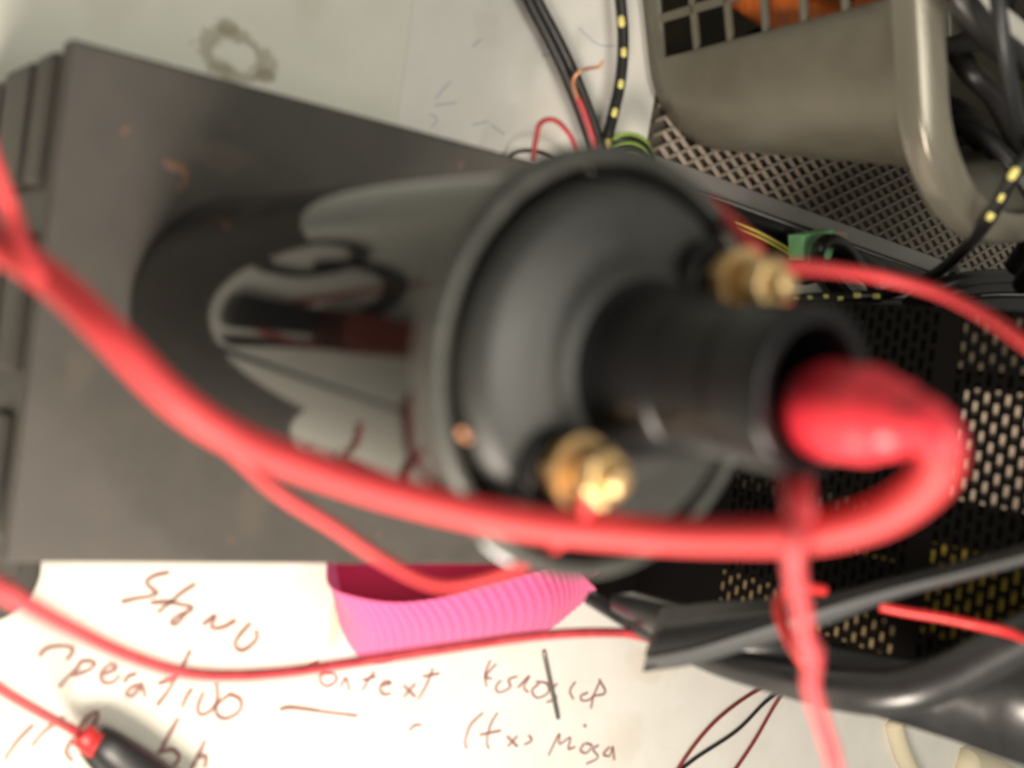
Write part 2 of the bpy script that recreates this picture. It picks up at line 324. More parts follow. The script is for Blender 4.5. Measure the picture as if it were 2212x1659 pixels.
o = tube('red_wire', [at(-120, 1215, d=16.5), at(0, 1272, d=17.5), at(130, 1345, d=19.5), at(290, 1420, d=22), at(430, 1456, d=24.5), at(600, 1453, d=27), at(800, 1425, d=29.5), at(1000, 1395, d=31.5), at(1150, 1374, d=33.5), at(1290, 1366, d=35.5), at(1385, 1374, d=37), at(1500, 1420, d=38.5)], .145, M_pinkw, None, 8, 14)
tag(o, 'long red wire crossing the handwriting from the left edge to the black strap', 'wire')
pw = thing('pink_test_wire', 'pinkish red wire hanging straight down beside the coil tower, thicker sleeve on top', 'wire')
tube('sleeve', [at(1706, 930, d=15.6), at(1716, 1000, d=15.3), at(1722, 1060, d=14.8), at(1729, 1106, d=14.2)], lambda t: .235 - .06 * t, M_pinkw, pw, 6, 18)
tube('wire', [at(1728, 1090, d=14.3), at(1718, 1160, d=13.9), at(1716, 1230, d=14.2), at(1732, 1320, d=15.3), at(1740, 1380, d=15.8), at(1756, 1425, d=16.3), at(1752, 1480, d=16.9), at(1778, 1570, d=17.6), at(1800, 1640, d=18.3), at(1815, 1760, d=19)],
     lambda t: .115 + .045 * math.exp(-((t - .5) / .035) ** 2), M_pinkw, pw, 8, 14)
o = tube('red_wire', [at(1700, 655, z=13.7), at(1672, 590, z=14.1), at(1720, 577, z=14.4), at(1800, 583, d=19.5), at(1900, 598, d=20.5), at(2020, 630, d=20.5), at(2120, 678, d=20), at(2215, 742, d=19.4), at(2330, 830, d=19)], .098, M_red, None, 8, 12)
tag(o, 'thin red wire running from the upper brass terminal in front of the green connector', 'wire')
lr = thing('stripped_red_wire', 'short red wire with bare copper end clamped on the upper brass terminal', 'wire')
tube('insulation', [at(1470, 400, z=10.2), at(1520, 432, z=11.8), at(1560, 465, z=12.6), at(1600, 505, z=13.4), at(1632, 548, z=14.0)], .125, M_thinred, lr, 8, 14)
for k in range(7):
    j = lambda s: random.uniform(-s, s)
    tube('copper_strand', [at(1628 + j(4), 542, z=13.95), at(1640 + j(6), 562 + j(3), z=14.1), at(1648 + j(8), 585, z=14.1 + j(.05)), at(1640 + j(16), 612 + j(6), z=14.2 + j(.1)), at(1655 + j(20), 640 + j(8), z=14.1 + j(.12))], .028, M_copper, lr, 5, 6)
o = tube('glint_sliver', [at(1035, 1125, d=17.2), at(1042, 1150, d=17.1), at(1050, 1172, d=17.2), at(1085, 1190, d=17.3), at(1108, 1205, d=17.5)], lambda t: .05 + .09 * math.exp(-((t - .8) / .25) ** 2), M_glint, None, 6, 10, .4)  # pale sliver painted for the blurred glints of frayed wire ends
tag(o, 'tiny pale sliver imitating blurred glints between the coil rim and the red lead', 'glint')

# thin wires and cords behind
o = tube('hooked_red_wire', [at(1150, 345, z=-5), at(1158, 300, z=-5), at(1166, 268, z=-5), at(1190, 258, z=-5), at(1215, 272, z=-5.2), at(1240, 310, z=-5.6), at(1260, 380, z=-6)], .085, M_pinkw, None, 8, 12)
tag(o, 'thin red wire bent into a hook, sticking up behind the coil', 'wire')
o = tube('black_loop_wire', [at(1090, 350, z=-7.6), at(1108, 332, z=-7.4), at(1140, 325, z=-7.2), at(1180, 332, z=-7.2), at(1230, 360, z=-7.4)], .07, M_black, None, 8, 10)
tag(o, 'thin black wire loop at the corner of the grey case behind the coil', 'wire')
tc_ = thing('twin_cable', 'flat black twin core cable with one stripped red core, coming down from the top edge', 'cable')
for dx in (-9, 10):
    tube('core_sheath', [at(1110 + dx, -90, z=-7.3), at(1150 + dx, 0, z=-7.3), at(1192 + dx, 80, z=-7.3), at(1228 + dx, 155, z=-7.3), at(1262 + dx, 240, z=-7.3), at(1290 + dx, 320, z=-7.3), at(1330 + dx, 420, z=-7.3)], .2, M_black, tc_, 8, 14)
tube('red_core', [at(1246, 208, z=-6.9), at(1258, 235, z=-6.85), at(1272, 275, z=-6.8), at(1290, 330, z=-6.8)], .12, M_pinkw, tc_, 6, 12)
tube('copper_end', [at(1248, 212, z=-6.85), at(1241, 190, z=-6.75), at(1240, 170, z=-6.6), at(1252, 154, z=-6.4), at(1275, 147, z=-6.3), at(1293, 144, z=-6.2), at(1303, 132, z=-6.1)], lambda t: .09 - .04 * t, M_copper, tc_, 6, 8)
def dotted(pts, r, label, step, w):
    t = thing('braided_cord', label, 'cord')
    tube('cord', pts, r, M_black, t, 10, 14)
    P = spline(pts, 24); acc = 0; prev = P[0]; nxt = step * .5
    for i in range(1, len(P)):
        acc += (P[i] - P[i - 1]).length
        if acc > nxt:
            nxt += step; d = (P[i] - P[i - 1]).normalized(); tow_ = (CAM - P[i]).normalized()
            side = d.cross(Vector((0,0,1))).normalized() * random.choice((-1, 1)) * .05
            c = P[i] + tow_ * r * .62 + side * .6
            sweep(G(), [c - d * w * .5, c - d * w * .3, c + d * w * .3, c + d * w * .5], lambda u: r * (.62 if .1 < u < .9 else .35), 8).build('yellow_tick', M_ydot, t, True)
dotted([at(1332, -60, z=-7), at(1340, 0, z=-7), at(1346, 88, z=-7), at(1340, 175, z=-7), at(1322, 258, z=-7), at(1315, 300, z=-7), at(1340, 360, z=-7)], .21, 'black cord with yellow ticks running down beside the basket', 1.1, .42)
dotted([at(1700, 650, z=-5.5), at(1760, 644, z=-5.4), at(1850, 640, z=-4.9), at(1930, 632, z=-3.6), at(2015, 595, z=-.6), at(2080, 542, z=2.6), at(2132, 478, z=4.9), at(2172, 408, z=5.8), at(2200, 360, z=6.2), at(2250, 290, z=6.4)], .22, 'black cord with yellow ticks bending up in front of the basket rim', .8, .4)
cg = thing('striped_wire_coil', 'small bundle of green and black striped wires behind the coil rim', 'wire bundle')
for k in range(6):
    o_ = 9 * k
    tube('striped_wire', [at(1325 - k * 2, 300 + o_ * .8, z=-6.2 - k * .1), at(1345, 290 + o_, z=-5.9 - k * .1), at(1372, 291 + o_, z=-5.8 - k * .1), at(1395, 305 + o_, z=-5.9 - k * .1), at(1412, 335 + o_, z=-6.3 - k * .1)], .065 if k % 2 == 0 else .1, M_sgreen if k % 2 == 0 else M_black, cg, 6, 8)

# ------------------------------------------------------------------ grey basket, contents
TH = math.radians(19); U = Vector((math.cos(TH), math.sin(TH), 0)); V = Vector((-math.sin(TH), math.cos(TH), 0)); BO = Vector((-9.1, 29.9, 0))
bask = thing('storage_basket', 'grey plastic basket with square holes, full of cables, standing on the desk', 'basket')
def outline(t, n=10, lip=False):
    """rounded rectangle at height fraction t: list of (u,v); front edge runs along u at small v"""
    fl = .30 * t; cr = 3.6 + 1.3 * t
    ua, ub, va, vb = -22 - fl, 1.0 + 3.7 * t, -fl, 19 + fl
    if lip: fl, cr, ub, vb = .3, 4.9, 4.6, 20.5
    elif t: ub = 1.0 + 1.5 * t; cr = 3.6 + .6 * t
    if lip: ua, va = -22.3, -.3
    pts = []
    def arc(cx, cy, a0, a1):
        for k in range(n + 1):
            a = a0 + (a1 - a0) * k / n; pts.append((cx + cr * math.cos(a), cy + cr * math.sin(a)))
    ue = -2.65 - .6 * t
    for k in range(15): pts.append((-19.5 + (ue + 19.5) * k / 14, va))
    pts += [(ue + (ub - cr - ue) * .5, va)]
    arc(ub - cr, va + cr, -math.pi / 2, 0)
    for k in range(1, 10): pts.append((ub, va + cr + (vb - va - 2 * cr) * k / 10))
    arc(ub - cr, vb - cr, 0, math.pi / 2); arc(ua + cr, vb - cr, math.pi / 2, math.pi); arc(ua + cr, va + cr, math.pi, 1.5 * math.pi)
    return pts
def bw(uv, z): return BO + U * uv[0] + V * uv[1] + Vector((0, 0, z))
BZ0, BZ1 = DZ + .42, 4.0
# solid shell apart from the front's perforated field
nl = 14; rows = [[bw(p, BZ0 + (BZ1 - BZ0) * (i / nl if i < nl else 1)) for p in (outline(i / nl) if i < nl else outline(1, lip=True))] for i in range(nl + 1)]
# front field: replaced by bars
m_ = len(rows[0]); F0, F1 = 0, 14          # columns of the front run that carry the holes
L0, L1 = 1, 13
fs = []
for i in range(nl):
    for k in range(m_):
        if F0 <= k < F1 and L0 <= i < L1: continue
        k2 = (k + 1) % m_; fs.append((i * m_ + k, i * m_ + k2, (i + 1) * m_ + k2, (i + 1) * m_ + k))
fs.append(tuple(range(m_))[::-1])
sh = mesh('wall', [q for r in rows for q in r], fs, M_bask, bask, True)
so = sh.modifiers.new('s', 'SOLIDIFY'); so.thickness = .22; so.offset = -1
def fpt(k, i):  # point on the front wall by fractional column / level
    k0 = int(k); i0 = int(i); fk = k - k0; fi = i - i0; k1 = min(k0 + 1, m_ - 1); i1 = min(i0 + 1, nl)
    a = rows[i0][k0].lerp(rows[i0][k1], fk); b = rows[i1][k0].lerp(rows[i1][k1], fk); return a.lerp(b, fi)
inn = V * .22
def bar(k0, i0, k1, i1, name):
    a, b, c, d = fpt(k0, i0), fpt(k1, i0), fpt(k1, i1), fpt(k0, i1); e = -V * .004
    G().add([a + e, b + e, c + e, d + e, a + inn, b + inn, c + inn, d + inn], [(0, 1, 2, 3), (7, 6, 5, 4), (0, 4, 5, 1), (1, 5, 6, 2), (2, 6, 7, 3), (3, 7, 4, 0)]).build(name, M_bask, bask, bevel=.03)
hb = 6; lo, hi = L0, L1
for j in range(1, hb):
    i = lo + (hi - lo) * j / hb; bar(F0, i - .13, F1, i + .13, 'grid_bar')
for j in range(1, 13):
    k = F1 - 1.0 * j - (.15 if j == 1 else .15) 
    bar(k - .13, lo, k + .13, hi, 'grid_upright')
top = [bw(p, BZ1) for p in outline(1.0, lip=True)]
ctr = sum(top, Vector()) / len(top); prof = [(0.02, -.62), (.22, -.62), (.30, -.5), (.26, .18), (.12, .3), (-.55, .62), (-.7, .58), (-.74, .4), (-.3, .0), (-.24, -.62)]
vs = []; fs = []; n = len(top)
for i, p in enumerate(top):
    t = (top[(i + 1) % n] - top[i - 1]).normalized(); out = t.cross(Vector((0, 0, 1)))
    for a, b in prof: vs.append(p + out * a + Vector((0, 0, b)))
for i in range(n):
    for k in range(len(prof)): fs.append((i * len(prof) + k, ((i + 1) % n) * len(prof) + k, ((i + 1) % n) * len(prof) + (k + 1) % len(prof), i * len(prof) + (k + 1) % len(prof)))
rm = mesh('rim', vs, fs, M_rimb, bask, True)
mb = rm.modifiers.new('b', 'BEVEL'); mb.width = .08; mb.segments = 2; mb.limit_method = 'ANGLE'
# contents
g = G(); Mr = Matrix.Translation(bw((-3.9, 1.7), -2.6)) @ Matrix.Rotation(TH, 4, 'Z') @ Matrix.Rotation(.5, 4, 'Y') @ Matrix.Rotation(.2, 4, 'X')
g.box((-.9, -.7, -2.2), (.9, .7, 3.4), Mr); o = g.build('orange_tool_handle', M_orange, None, bevel=.3); tag(o, 'bright orange tool handle seen through the basket holes', 'tool handle')
g = G(); Mr = Matrix.Translation(bw((-4.2, 1.7), 2.3)) @ Matrix.Rotation(TH, 4, 'Z') @ Matrix.Rotation(-.75, 4, 'Y')
g.box((-.5, -.7, -2), (.6, .7, 1.6), Mr); o = g.build('orange_grip', M_orange, None, bevel=.3); tag(o, 'smaller orange grip leaning the other way near the basket rim', 'tool handle')
rnd = random.Random(11)
for k in range(16):
    u0 = rnd.uniform(-9, 1.5); v0 = rnd.uniform(2.6, 9); z0 = rnd.uniform(-6, 2.5); pts = []
    R = rnd.uniform(1.6, 3.2); a0 = rnd.uniform(0, 6); tl = rnd.uniform(-.6, .6)
    for s in range(9):
        a = a0 + s * .75; uu = max(-18, min(-1.6, u0 + R * math.cos(a))); vv = max(2.3, min(15, v0 + R * math.sin(a)))
        pts.append(bw((uu, vv), min(5.2, max(-7, z0 + s * .25 + tl * R * math.sin(a)))))
    o = tube('coiled_black_cable', pts, rnd.uniform(.22, .36), M_black, None, 6, 10)
    tag(o, 'black cable tangled with the others inside the grey basket', 'cable', 'black cables tangled in the basket')
def strand(name, pts, r, m, label, cat='cable'):
    return tag(tube(name, pts, r, m, None, 8, 14), label, cat)
strand('black_cable', [at(2035, -60, z=4.8), at(2075, 0, z=5.2), at(2130, 70, z=5.4), at(2200, 130, z=5.4), at(2290, 190, z=5)], .42, M_black, 'thick black cable crossing the upper corner inside the basket')
strand('grey_cable', [at(2150, -60, z=6.5), at(2160, 40, z=6.6), at(2178, 150, z=6.5), at(2200, 260, z=6), at(2240, 360, z=5)], .22, M_strap, 'slim grey cable running down over the basket contents')
strand('white_cable', [at(2090, -40, z=4.4), at(2130, 15, z=4.6), at(2180, 65, z=4.6), at(2250, 120, z=4.4)], .42, M_white, 'white cable piece in the upper right corner of the basket')
strand('white_plug', [at(2160, 60, z=3.6), at(2190, 85, z=3.7), at(2230, 120, z=3.9)], .6, M_white, 'white plug end beside the slim grey cable', 'plug')
strand('pink_wire_end', [at(2135, 200, z=2), at(2150, 215, z=2.2), at(2160, 245, z=2.2)], .16, M_beige, 'short pink beige wire end among the black cables in the basket', 'wire')
strand('black_plug_cable', [at(2065, 110, z=2.6), at(2100, 160, z=3.2), at(2150, 210, z=3.4), at(2200, 300, z=3.4), at(2250, 360, z=3)], .38, M_black, 'black cable with matt sheath just inside the basket rim')

# ------------------------------------------------------------------ expanded metal tray beside the basket
tray = thing('mesh_tray', 'flat grey expanded metal tray lying between the basket and the black cables', 'tray')
TZ = DZ + .34
e0 = at(1405, 372, TZ); e2 = at(2300, 690, TZ)
ed = (e2 - e0).normalized(); nd = Vector((-ed.y, ed.x, 0))     # nd points to -X
def tp(s, q): return e0 + ed * s + nd * q
Lg = 40; Wd = 17
# border bands and skirt
G().add([tp(-.2, 0), tp(Lg, 0), tp(Lg, .75), tp(-.2, .75), tp(-.2, 0) - Vector((0, 0, .3)), tp(Lg, 0) - Vector((0, 0, .3)), tp(Lg, .75) - Vector((0, 0, .3)), tp(-.2, .75) - Vector((0, 0, .3))],
        [(0, 1, 2, 3), (7, 6, 5, 4), (0, 4, 5, 1), (1, 5, 6, 2), (2, 6, 7, 3), (3, 7, 4, 0)]).build('border', M_traye, tray, bevel=.08)
tube('edge_tube', [tp(.6, -.5), tp(8, -.62) , tp(18, -.55), tp(Lg, -.5)], .45, M_black, tray, 6, 12)
g = G(); cell_s, cell_q = .95, .29; bw_ = .075; r_ = 0; q = .75
def rib(a, b):
    d = (b - a).normalized(); n_ = Vector((-d.y, d.x, 0)) * bw_; h = Vector((0, 0, .07))
    g.add([a + n_ + h, a - n_ - h * .3, b - n_ - h * .3, b + n_ + h, a + n_ - h, b + n_ - h], [(0, 1, 2, 3), (0, 3, 5, 4), (1, 4, 5, 2)])
while q < Wd:
    s = -.2 + (cell_s / 2 if r_ % 2 else 0)
    while s < Lg:
        c = tp(s, q); rib(c, tp(s + cell_s / 2, q + cell_q)); rib(tp(s + cell_s / 2, q + cell_q), tp(s + cell_s, q)); s += cell_s
    q += cell_q; r_ += 1
mo = g.build('diamond_mesh', M_tray, tray); mo['kind'] = 'stuff'
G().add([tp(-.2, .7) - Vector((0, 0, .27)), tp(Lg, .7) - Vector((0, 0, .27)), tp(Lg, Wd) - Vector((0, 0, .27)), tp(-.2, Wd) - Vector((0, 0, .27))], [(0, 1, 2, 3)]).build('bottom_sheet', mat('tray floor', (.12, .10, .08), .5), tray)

# ------------------------------------------------------------------ clutter under the tray edge
cn = thing('green_connector', 'green plastic connector with a beige end lying behind the upper brass terminal', 'connector')
def slab(name, poly, z0, z1, m, parent, bevel=.06):
    lo_ = [at(px, py, z1) for px, py in poly]; n = len(lo_); vs = lo_ + [Vector((p.x, p.y, z0)) for p in lo_]
    fs = [tuple(range(n))[::-1], tuple(range(n, 2 * n))] + [(k, (k + 1) % n, n + (k + 1) % n, n + k) for k in range(n)]
    return G().add(vs, fs).build(name, m, parent, bevel=bevel)
slab('housing', [(1735, 507), (1802, 494), (1806, 530), (1795, 560), (1737, 562)], -6.2, -5.4, M_green, cn)
slab('end_cap', [(1803, 497), (1832, 500), (1832, 530), (1806, 527)], -6.3, -5.5, M_beige, cn)
strand('black_cable', [at(1640, 560, z=-7.5), at(1720, 600, z=-7.3), at(1768, 590, z=-5.2), at(1766, 548, z=-4.6), at(1782, 522, z=-4.5), at(1812, 524, z=-4.6), at(1840, 550, z=-5), at(1872, 595, z=-6.2), at(1905, 660, z=-7.4)], .27, M_black, 'black cable hooked in a loop over the green connector')
strand('black_cable', [at(1590, 640, z=-7.4), at(1700, 662, z=-7.3), at(1790, 668, z=-7.2), at(1900, 665, z=-7.1), at(2000, 660, z=-7)], .4, M_black, 'thick black cable under the yellow ticked cord')
strand('black_cable', [at(1770, 565, z=-7.3), at(1800, 610, z=-7.2), at(1850, 660, z=-7.2)], .34, M_black, 'short black cable dropping below the green connector')
strand('grey_plug', [at(1822, 560, z=-7.0), at(1850, 570, z=-6.8), at(1890, 590, z=-6.6)], .62, M_strap, 'dark grey plug body beside the green connector', 'plug')
strand('black_plug', [at(1590, 500, z=-7.2), at(1640, 530, z=-7), at(1690, 560, z=-7), at(1725, 585, z=-7)], .55, M_blackg, 'black plug with yellow lines left of the green connector', 'plug')
strand('black_plug_tail', [at(1704, 505, z=-7), at(1712, 525, z=-6.6), at(1714, 560, z=-6.5)], .3, M_blackg, 'black plug neck touching the green connector', 'plug')
for k, (dx, dy) in enumerate(((0, 0), (4, 12))):
    strand('yellow_wire', [at(1590 + dx, 478 + dy, z=-6.3), at(1640 + dx, 502 + dy, z=-6.1), at(1690 + dx, 530 + dy, z=-6.1), at(1715 + dx, 548 + dy, z=-6.2)], .045, M_yel, ('upper' if k == 0 else 'lower') + ' thin yellow green wire lying on the black plug', 'wire')
for k, (r0, lab) in enumerate(((0, 'outermost arc of the coiled black cable at the right edge'), (22, 'middle arc of the coiled black cable at the right edge'), (60, 'inner arc of the coiled black cable at the right edge'))):
    strand('coiled_cable', [at(1960 + r0, 660 + r0 * .6, z=-5), at(2010 + r0 * .5, 628 + r0 * .8, z=-4), at(2080, 605 + r0, z=-3.2), at(2160, 598 + r0, z=-3), at(2260, 600 + r0, z=-3)], (.34, .3, .4)[k], M_blackg, lab)
strand('grey_plug', [at(2060, 590, z=-6.5), at(2100, 600, z=-6.2), at(2140, 640, z=-6)], .35, M_traye, 'small grey plug beneath the coiled cable at the right', 'plug')
strand('black_cable', [at(2040, 615, z=-6.8), at(2060, 596, z=-6.5), at(2085, 602, z=-6.3), at(2110, 640, z=-6.3)], .2, M_black, 'black cable arching beside the yellow ticked cord')
strand('thin_red_wire', [at(2196, 540, z=-3.5), at(2215, 555, z=-3.3), at(2240, 570, z=-3)], .05, M_thinred, 'tiny bit of thin red wire over the tray at the right edge', 'wire')

# ------------------------------------------------------------------ black perforated bin
BY = 32.0
binn = thing('perforated_bin', 'black perforated metal desk bin with a glossy rounded lip at the lower right', 'bin')
# outline of the front wall in (X, Z) on the plane Y = BY
def onY(px, py, y=BY): return at(px, py, y=y)
x_top = onY(1900, 655).x; z_l = DZ + .1
# holes: long axis along X
pz, pxx, hl, hw = .34, .58, .40, .19
g = G()
zlo, zhi = DZ + .2, 12.0; xlo, xhi = x_top, 8.4
def plate(a, b, c, d, y0=BY, th=.08):   # X from a to b, Z from c to d
    g.box((a, y0, c), (b, y0 + th, d))
j = 0; z = zlo
bands = [(zlo, onY(1560, 1100).z), (onY(1935, 1200).z, onY(1990, 1200).z)]
while z < zhi:
    solid = any(a <= z < b for a, b in bands)
    if solid: plate(xlo, xhi, z, z + pz + .0005)
    else:
        plate(xlo, xhi, z, z + pz - hw)
        x = xlo + (pxx * .5 if j % 2 else 0); 
        if x > xlo: plate(xlo, x - hl + .0, z + pz - hw, z + pz) if x - hl > xlo else None
        while x < xhi:
            plate(x, min(x + pxx - hl, xhi), z + pz - hw, z + pz); x += pxx
    z += pz; j += 1
po = g.build('perforated_wall', M_mesh, binn); po['kind'] = 'stuff'
M_lip = mat('black lip with sheen', (.026, .025, .026), .32, spec=.8, bump=.3, bscale=1.5, noise=.3, nscale=1, col2=(.014, .014, .015))  # base lightened to imitate the lamp's sheen along the lip
# lip: a rounded rail following the lower right edge
lipp = [at(1270, 1290, d=37), at(1400, 1362, d=36.5), at(1540, 1425, d=35.5), at(1700, 1468, d=34.5), at(1830, 1492, d=33.5), at(1950, 1492, d=33), at(2060, 1455, d=33), at(2150, 1408, d=33), at(2300, 1330, d=33)]
tube('lip', lipp, lambda t: .22 + .40 * min(1, t * 1.8), M_lip, binn, 8, 24, .9)
g = G()
low = [(1320, 1285), (1500, 1325), (1640, 1362), (1800, 1408), (1960, 1432), (2060, 1420), (2150, 1385), (2350, 1290)]
bot = [(1320, 1318), (1500, 1425), (1700, 1492), (1830, 1530), (1940, 1562), (2060, 1600), (2170, 1640), (2350, 1700)]
a_ = [at(*p, d=34.6) for p in low]; b_ = [at(*p, d=35.6) for p in bot]; A2 = [p + Vector((0, 1.2, -.3)) for p in a_]; B2 = [p + Vector((0, 1.2, -.3)) for p in b_]
n = len(a_); g.add(a_ + b_ + A2 + B2, [(k, k + 1, n + k + 1, n + k) for k in range(n - 1)] + [(2*n + k, 3*n + k, 3*n + k + 1, 2*n + k + 1) for k in range(n - 1)] + [(k, 2*n+k, 2*n+k+1, k+1) for k in range(n-1)] + [(n+k, n+k+1, 3*n+k+1, 3*n+k) for k in range(n-1)] + [(0, n, 3*n, 2*n), (n-1, 3*n-1, 4*n-1, 2*n-1)])
g.build('outer_shell', M_lip, binn, True)
G().box((xlo, BY + .1, DZ + .08), (xlo + .15, BY + 14, 12)).build('side_wall', M_mesh, binn)
slab('front_tongue', [(1262, 1266), (1330, 1215), (1450, 1160), (1480, 1230), (1430, 1330), (1310, 1318)], DZ + .06, DZ + .5, M_mesh, binn)
G().box((8.25, BY + .1, DZ + .08), (8.4, BY + 14, 10)).build('side_wall', M_mesh, binn)
G().box((xlo + .16, BY + .1, DZ + .08), (8.24, BY + 14, DZ + .3)).build('bin_floor', M_mesh, binn)
G().box((xlo + .16, BY + 13.8, DZ + .3), (8.24, BY + 14, 10)).build('back_wall', M_mesh, binn)
# contents of the bin
def inner(name, px0, px1, py0, py1, m, label, cat, y=BY + .16, th=.4):
    a = at(px0, py0, y=y); b = at(px1, py1, y=y)
    o = G().box((min(a.x, b.x), y, min(a.z, b.z)), (max(a.x, b.x), y + th, max(a.z, b.z))).build(name, m, None, bevel=.05); return tag(o, label, cat)
M_brownn = mat('brown card', (.46, .33, .16), .6, noise=.35, nscale=.8, col2=(.10, .07, .04))
M_dull = mat('dull card', (.22, .18, .13), .6, noise=.35, nscale=.8, col2=(.06, .05, .04))
inner('pale_card', 2085, 2420, 835, 1150, M_beige, 'pale card glimpsed through the holes of the black bin', 'card')
inner('dull_card', 2085, 2420, 680, 828, M_dull, 'dull brown card behind the topmost holes of the black bin', 'card')
inner('yellow_folder', 1960, 2420, 1158, 1500, M_yfold, 'yellow folder glimpsed through the lower right holes of the black bin', 'folder')
inner('brown_card', 1540, 1925, 1010, 1128, M_dull, 'dull brown card behind the bin holes right of the coil', 'card')
inner('yellow_note', 1640, 1925, 1134, 1215, M_yfold, 'small yellow note behind the bin holes left of the dark post', 'note')
inner('brown_note', 1540, 1925, 1222, 1420, M_brownn, 'brown note low behind the bin holes above the black strap', 'note')
# strap in front of the bin
st = thing('black_strap', 'folded shiny black strap stretched across the front of the perforated bin', 'strap')
up_ = [(1432, 1318), (1560, 1305), (1700, 1297), (1820, 1282), (1930, 1254), (2080, 1218), (2240, 1176)]
mi_ = [(1396, 1418), (1500, 1398), (1640, 1356), (1790, 1308), (1915, 1272), (2080, 1232), (2240, 1190)]
lw_ = [(1388, 1446), (1505, 1428), (1650, 1386), (1800, 1338), (1925, 1290), (2080, 1246), (2240, 1204)]
def band(name, A, B, dA, dB, m, par):
    a = spline([at(*p, d=dA[0] + (dA[1] - dA[0]) * i / (len(A) - 1)) for i, p in enumerate(A)], 6); b = spline([at(*p, d=dB[0] + (dB[1] - dB[0]) * i / (len(B) - 1)) for i, p in enumerate(B)], 6)
    n = len(a); o = mesh(name, a + b, [(k, k + 1, n + k + 1, n + k) for k in range(n - 1)], m, par, True)
    s = o.modifiers.new('s', 'SOLIDIFY'); s.thickness = .08; return o
band('strap_face', up_, mi_, (33, 27), (32, 26.5), M_strap, st)
band('strap_edge', mi_, lw_, (31.9, 26.4), (32.8, 26.9), mat('strap edge highlight', (.07, .072, .075), .4, spec=.5, bump=.3, bscale=2), st)  # lighter copy of the strap colour, painting the highlight along its fold
G().add([at(1392, 1425, d=32), at(1420, 1440, d=32.2), at(1392, 1452, d=32.6), at(1392, 1425, d=32.4), at(1420, 1440, d=32.6), at(1392, 1452, d=33)], [(0, 1, 2), (5, 4, 3), (0, 3, 4, 1), (1, 4, 5, 2), (2, 5, 3, 0)]).build('strap_tail', M_strap, st)
strand('thin_red_wire', [at(1780, 1275, d=28), at(1740, 1268, d=27.5), at(1700, 1272, d=27), at(1680, 1300, d=26.5), at(1688, 1345, d=26), at(1712, 1395, d=25.5), at(1735, 1430, d=25)], .125, M_thinred, 'thin red wire curled round the black strap behind the pink wire', 'wire')
strand('thin_red_wire', [at(1900, 1310, d=31), at(1960, 1322, d=31), at(2040, 1335, d=31), at(2120, 1352, d=31), at(2185, 1368, d=31.5), at(2230, 1390, d=33.5)], .12, M_thinred, 'red wire crossing the perforated bin under the strap', 'wire')

# ------------------------------------------------------------------ things at the bottom
pr = thing('pink_ribbon_loop', 'pink ribbed ribbon loop lying on the desk against the grey case', 'ribbon')
tl_ = [(706, 1205), (712, 1262), (760, 1286), (850, 1300), (950, 1290), (1060, 1262), (1160, 1235), (1230, 1225), (1285, 1268)]
bl_ = [(712, 1240), (745, 1368), (800, 1430), (880, 1418), (980, 1402), (1080, 1384), (1175, 1362), (1235, 1318), (1287, 1272)]
hz_ = [-7.2, -5.6, -4.9, -4.6, -4.6, -4.7, -4.9, -5.4, -6.3]
A = spline([at(*p, z=h) for p, h in zip(tl_, hz_)], 14); B = spline([at(*p, z=max(-7.85, h - 2.6)) for p, h in zip(bl_, hz_)], 14)
n = len(A); rows_ = []
for s in range(9):
    t = s / 8; r = []
    for i in range(n):
        p = A[i].lerp(B[i], t); r.append(p + Vector((-.25, 0, .9)) * math.sin(math.pi * t) * .55 * min(1, (n - 1 - i) / (n * .25)) + Vector((0, 0, .05)) * (1 if (i % 3 == 0) else 0))
    rows_.append(r)
vs = [q for r in rows_ for q in r]; fs = [(s * n + k, s * n + k + 1, (s + 1) * n + k + 1, (s + 1) * n + k) for s in range(8) for k in range(n - 1)]
o = mesh('ribbed_band', vs, fs, M_pink, pr, False); so = o.modifiers.new('s', 'SOLIDIFY'); so.thickness = .05
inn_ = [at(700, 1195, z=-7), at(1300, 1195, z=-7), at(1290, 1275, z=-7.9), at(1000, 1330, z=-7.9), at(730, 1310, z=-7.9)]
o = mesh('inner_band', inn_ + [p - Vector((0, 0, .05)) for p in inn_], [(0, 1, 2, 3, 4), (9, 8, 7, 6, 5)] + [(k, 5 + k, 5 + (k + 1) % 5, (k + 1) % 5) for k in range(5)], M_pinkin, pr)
a = at(1174, 1406, z=TOP + .1); b = at(1206, 1552, z=TOP + .1)
o = sweep(G(), [a, a.lerp(b, .04), a.lerp(b, .06), b], lambda t: .05 if t < .3 else .085, 10).build('steel_pin', M_steel, None, True); tag(o, 'short grey steel pin lying on the handwriting', 'pin')
ag = thing('alligator_clip', 'black sleeved clip with a red collar on the white sheet at the lower left', 'clip')
tube('sleeve', [at(205, 1592, z=-7.0), at(240, 1618, z=-6.8), at(300, 1665, z=-6.8), at(400, 1745, z=-6.9)], lambda t: .42 + .35 * t, M_blackg, ag, 8, 20, .8)
tube('collar', [at(176, 1585, z=-6.95), at(195, 1602, z=-6.85), at(212, 1612, z=-6.7)], .36, M_thinred, ag, 5, 16)
tube('wire', [at(-120, 1400, d=27), at(0, 1487, d=29), at(90, 1540, d=32), at(150, 1572, z=-6.9), at(190, 1598, z=-6.85)], .14, M_pinkw, ag, 8, 12)
tube('jaw', [at(190, 1612, z=-7.2), at(220, 1650, z=-7.0), at(280, 1700, z=-7.0)], .3, M_strap, ag, 6, 12)
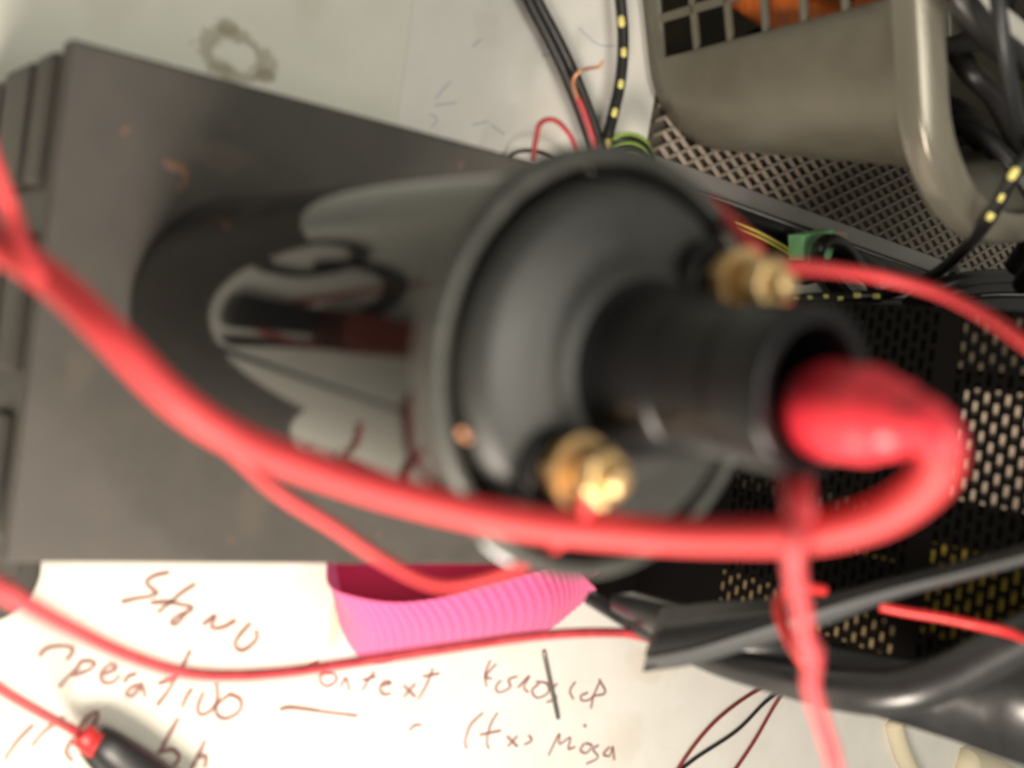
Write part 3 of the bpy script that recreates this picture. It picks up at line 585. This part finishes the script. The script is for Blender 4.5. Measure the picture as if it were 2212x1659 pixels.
for k, (pts, m, lab) in enumerate((([(1700, 1478), (1640, 1490), (1560, 1545), (1500, 1610), (1440, 1700)], M_darkred, 'dark red thin wire, leftmost of three coming from under the bin lip'),
                                   ([(1690, 1490), (1650, 1520), (1590, 1580), (1500, 1640), (1440, 1690)], M_black, 'black thin wire between the two dark red ones under the bin lip'),
                                   ([(1700, 1485), (1670, 1530), (1630, 1600), (1590, 1660), (1560, 1700)], M_darkred, 'dark red thin wire, rightmost of three coming from under the bin lip'))):
    strand('thin_wire', [at(px, py, z=-7.85 if i else -7.6) for i, (px, py) in enumerate(pts)], .075, m, lab, 'wire')
strand('beige_ribbon', [at(1930, 1560, z=-7.7), at(1940, 1600, z=-7.7), at(1960, 1650, z=-7.7), at(2000, 1720, z=-7.7)], .45, M_ribbonb, 'beige flat ribbon below the glossy bin lip', 'ribbon').data
strand('ochre_block', [at(2080, 1650, z=-7.6), at(2150, 1670, z=-7.6), at(2230, 1720, z=-7.6)], .8, M_ribbonb, 'ochre roll at the bottom right corner of the photo', 'roll')
# out-of-view objects added before the case to shape the glossy can's reflections
o = G().box((-2.4, -1.0, DZ), (1.2, 2.9, DZ + 1.6)).build('added_black_block', M_blackg, None, bevel=.3); tag(o, 'added unseen black block before the grey case, mirrored in the can', 'block')  # unseen block added for the black bar in the can's reflection

strand('black_cable', [(-8 + 2.6 * math.cos(a * .8), 3 + 2.2 * math.sin(a * .8), DZ + .4 + a * .05) for a in range(9)], .4, M_black, 'added unseen black cable coil left of the grey case front, mirrored in the can')  # unseen coil added for a dark loop in the reflection
o = G().box((2.2, -7, DZ), (3.1, 3.2, DZ + .7)).build('added_dark_strip', M_blackg, None, bevel=.3); tag(o, 'added unseen slim black strip before the grey case, mirrored in the can', 'strip')  # unseen strip added for the lower dark band in the reflection
o = G().box((-2.6, -6.5, DZ), (3.0, -1.6, DZ + 3)).build('added_brown_box', mat('brown red box', (.20, .045, .03), .5), None, bevel=.2); tag(o, 'added unseen brown red box on the desk before the case, mirrored in the can', 'box')  # unseen box added for the brown red patch in the reflection

strand('added_thin_cable', [(1.5, 5.6, DZ + .3), (4, 3.2, DZ + .3), (7.5, .5, DZ + .3), (12, -2, DZ + .3), (20, -4, DZ + .3)], .28, M_black, 'added unseen thin black cable slanting before the case, mirrored low in the can')  # unseen cable added for the slanting dark line in the reflection
strand('added_cable_loop', [(-5 + 4.4 * math.cos(2.2 + a * .6), -1 + 3.6 * math.sin(2.2 + a * .6), DZ + .5) for a in range(8)], .6, M_black, 'added unseen thick looped black cable before the case, mirrored high in the can')  # unseen loop added to break up the upper reflection with dark

for k, (p, q, r_, zz) in enumerate((((2085, 260), (2230, 520), .5, 1.2), ((2110, 380), (2260, 330), .42, 2.2), ((2130, 300), (2240, 560), .36, 2.8), ((2090, 330), (2230, 430), .45, .4))):
    a = at(*p, z=zz); b = at(*q, z=zz + .6); m_ = (a + b) / 2 + Vector((.5, .4, 1.0))
    strand('dark_cable', [a - Vector((.6, 0, 1.5)), a, m_, b, b + Vector((.8, 1, -1))], r_, M_black, ('thick dark cable lowest inside the basket corner', 'dark cable crossing the basket corner sideways', 'topmost dark cable inside the basket corner', 'dark cable deep behind the curved basket rim')[k])
for (px, py, s_) in ((1000, 935, .07), (1012, 948, .05), (1235, 905, .04)):
    c = at(px, py, 12.88); g = G(); ring = [c + Vector((math.cos(k * 1.05) * s_ * random.uniform(.7, 1.3), math.sin(k * 1.05) * s_ * random.uniform(.7, 1.3), 0)) for k in range(6)]
    g.add(ring + [c + Vector((0, 0, s_ * .7))], [(k, (k + 1) % 6, 6) for k in range(6)]); g.build('rust_crumb', M_copper, coil, True)
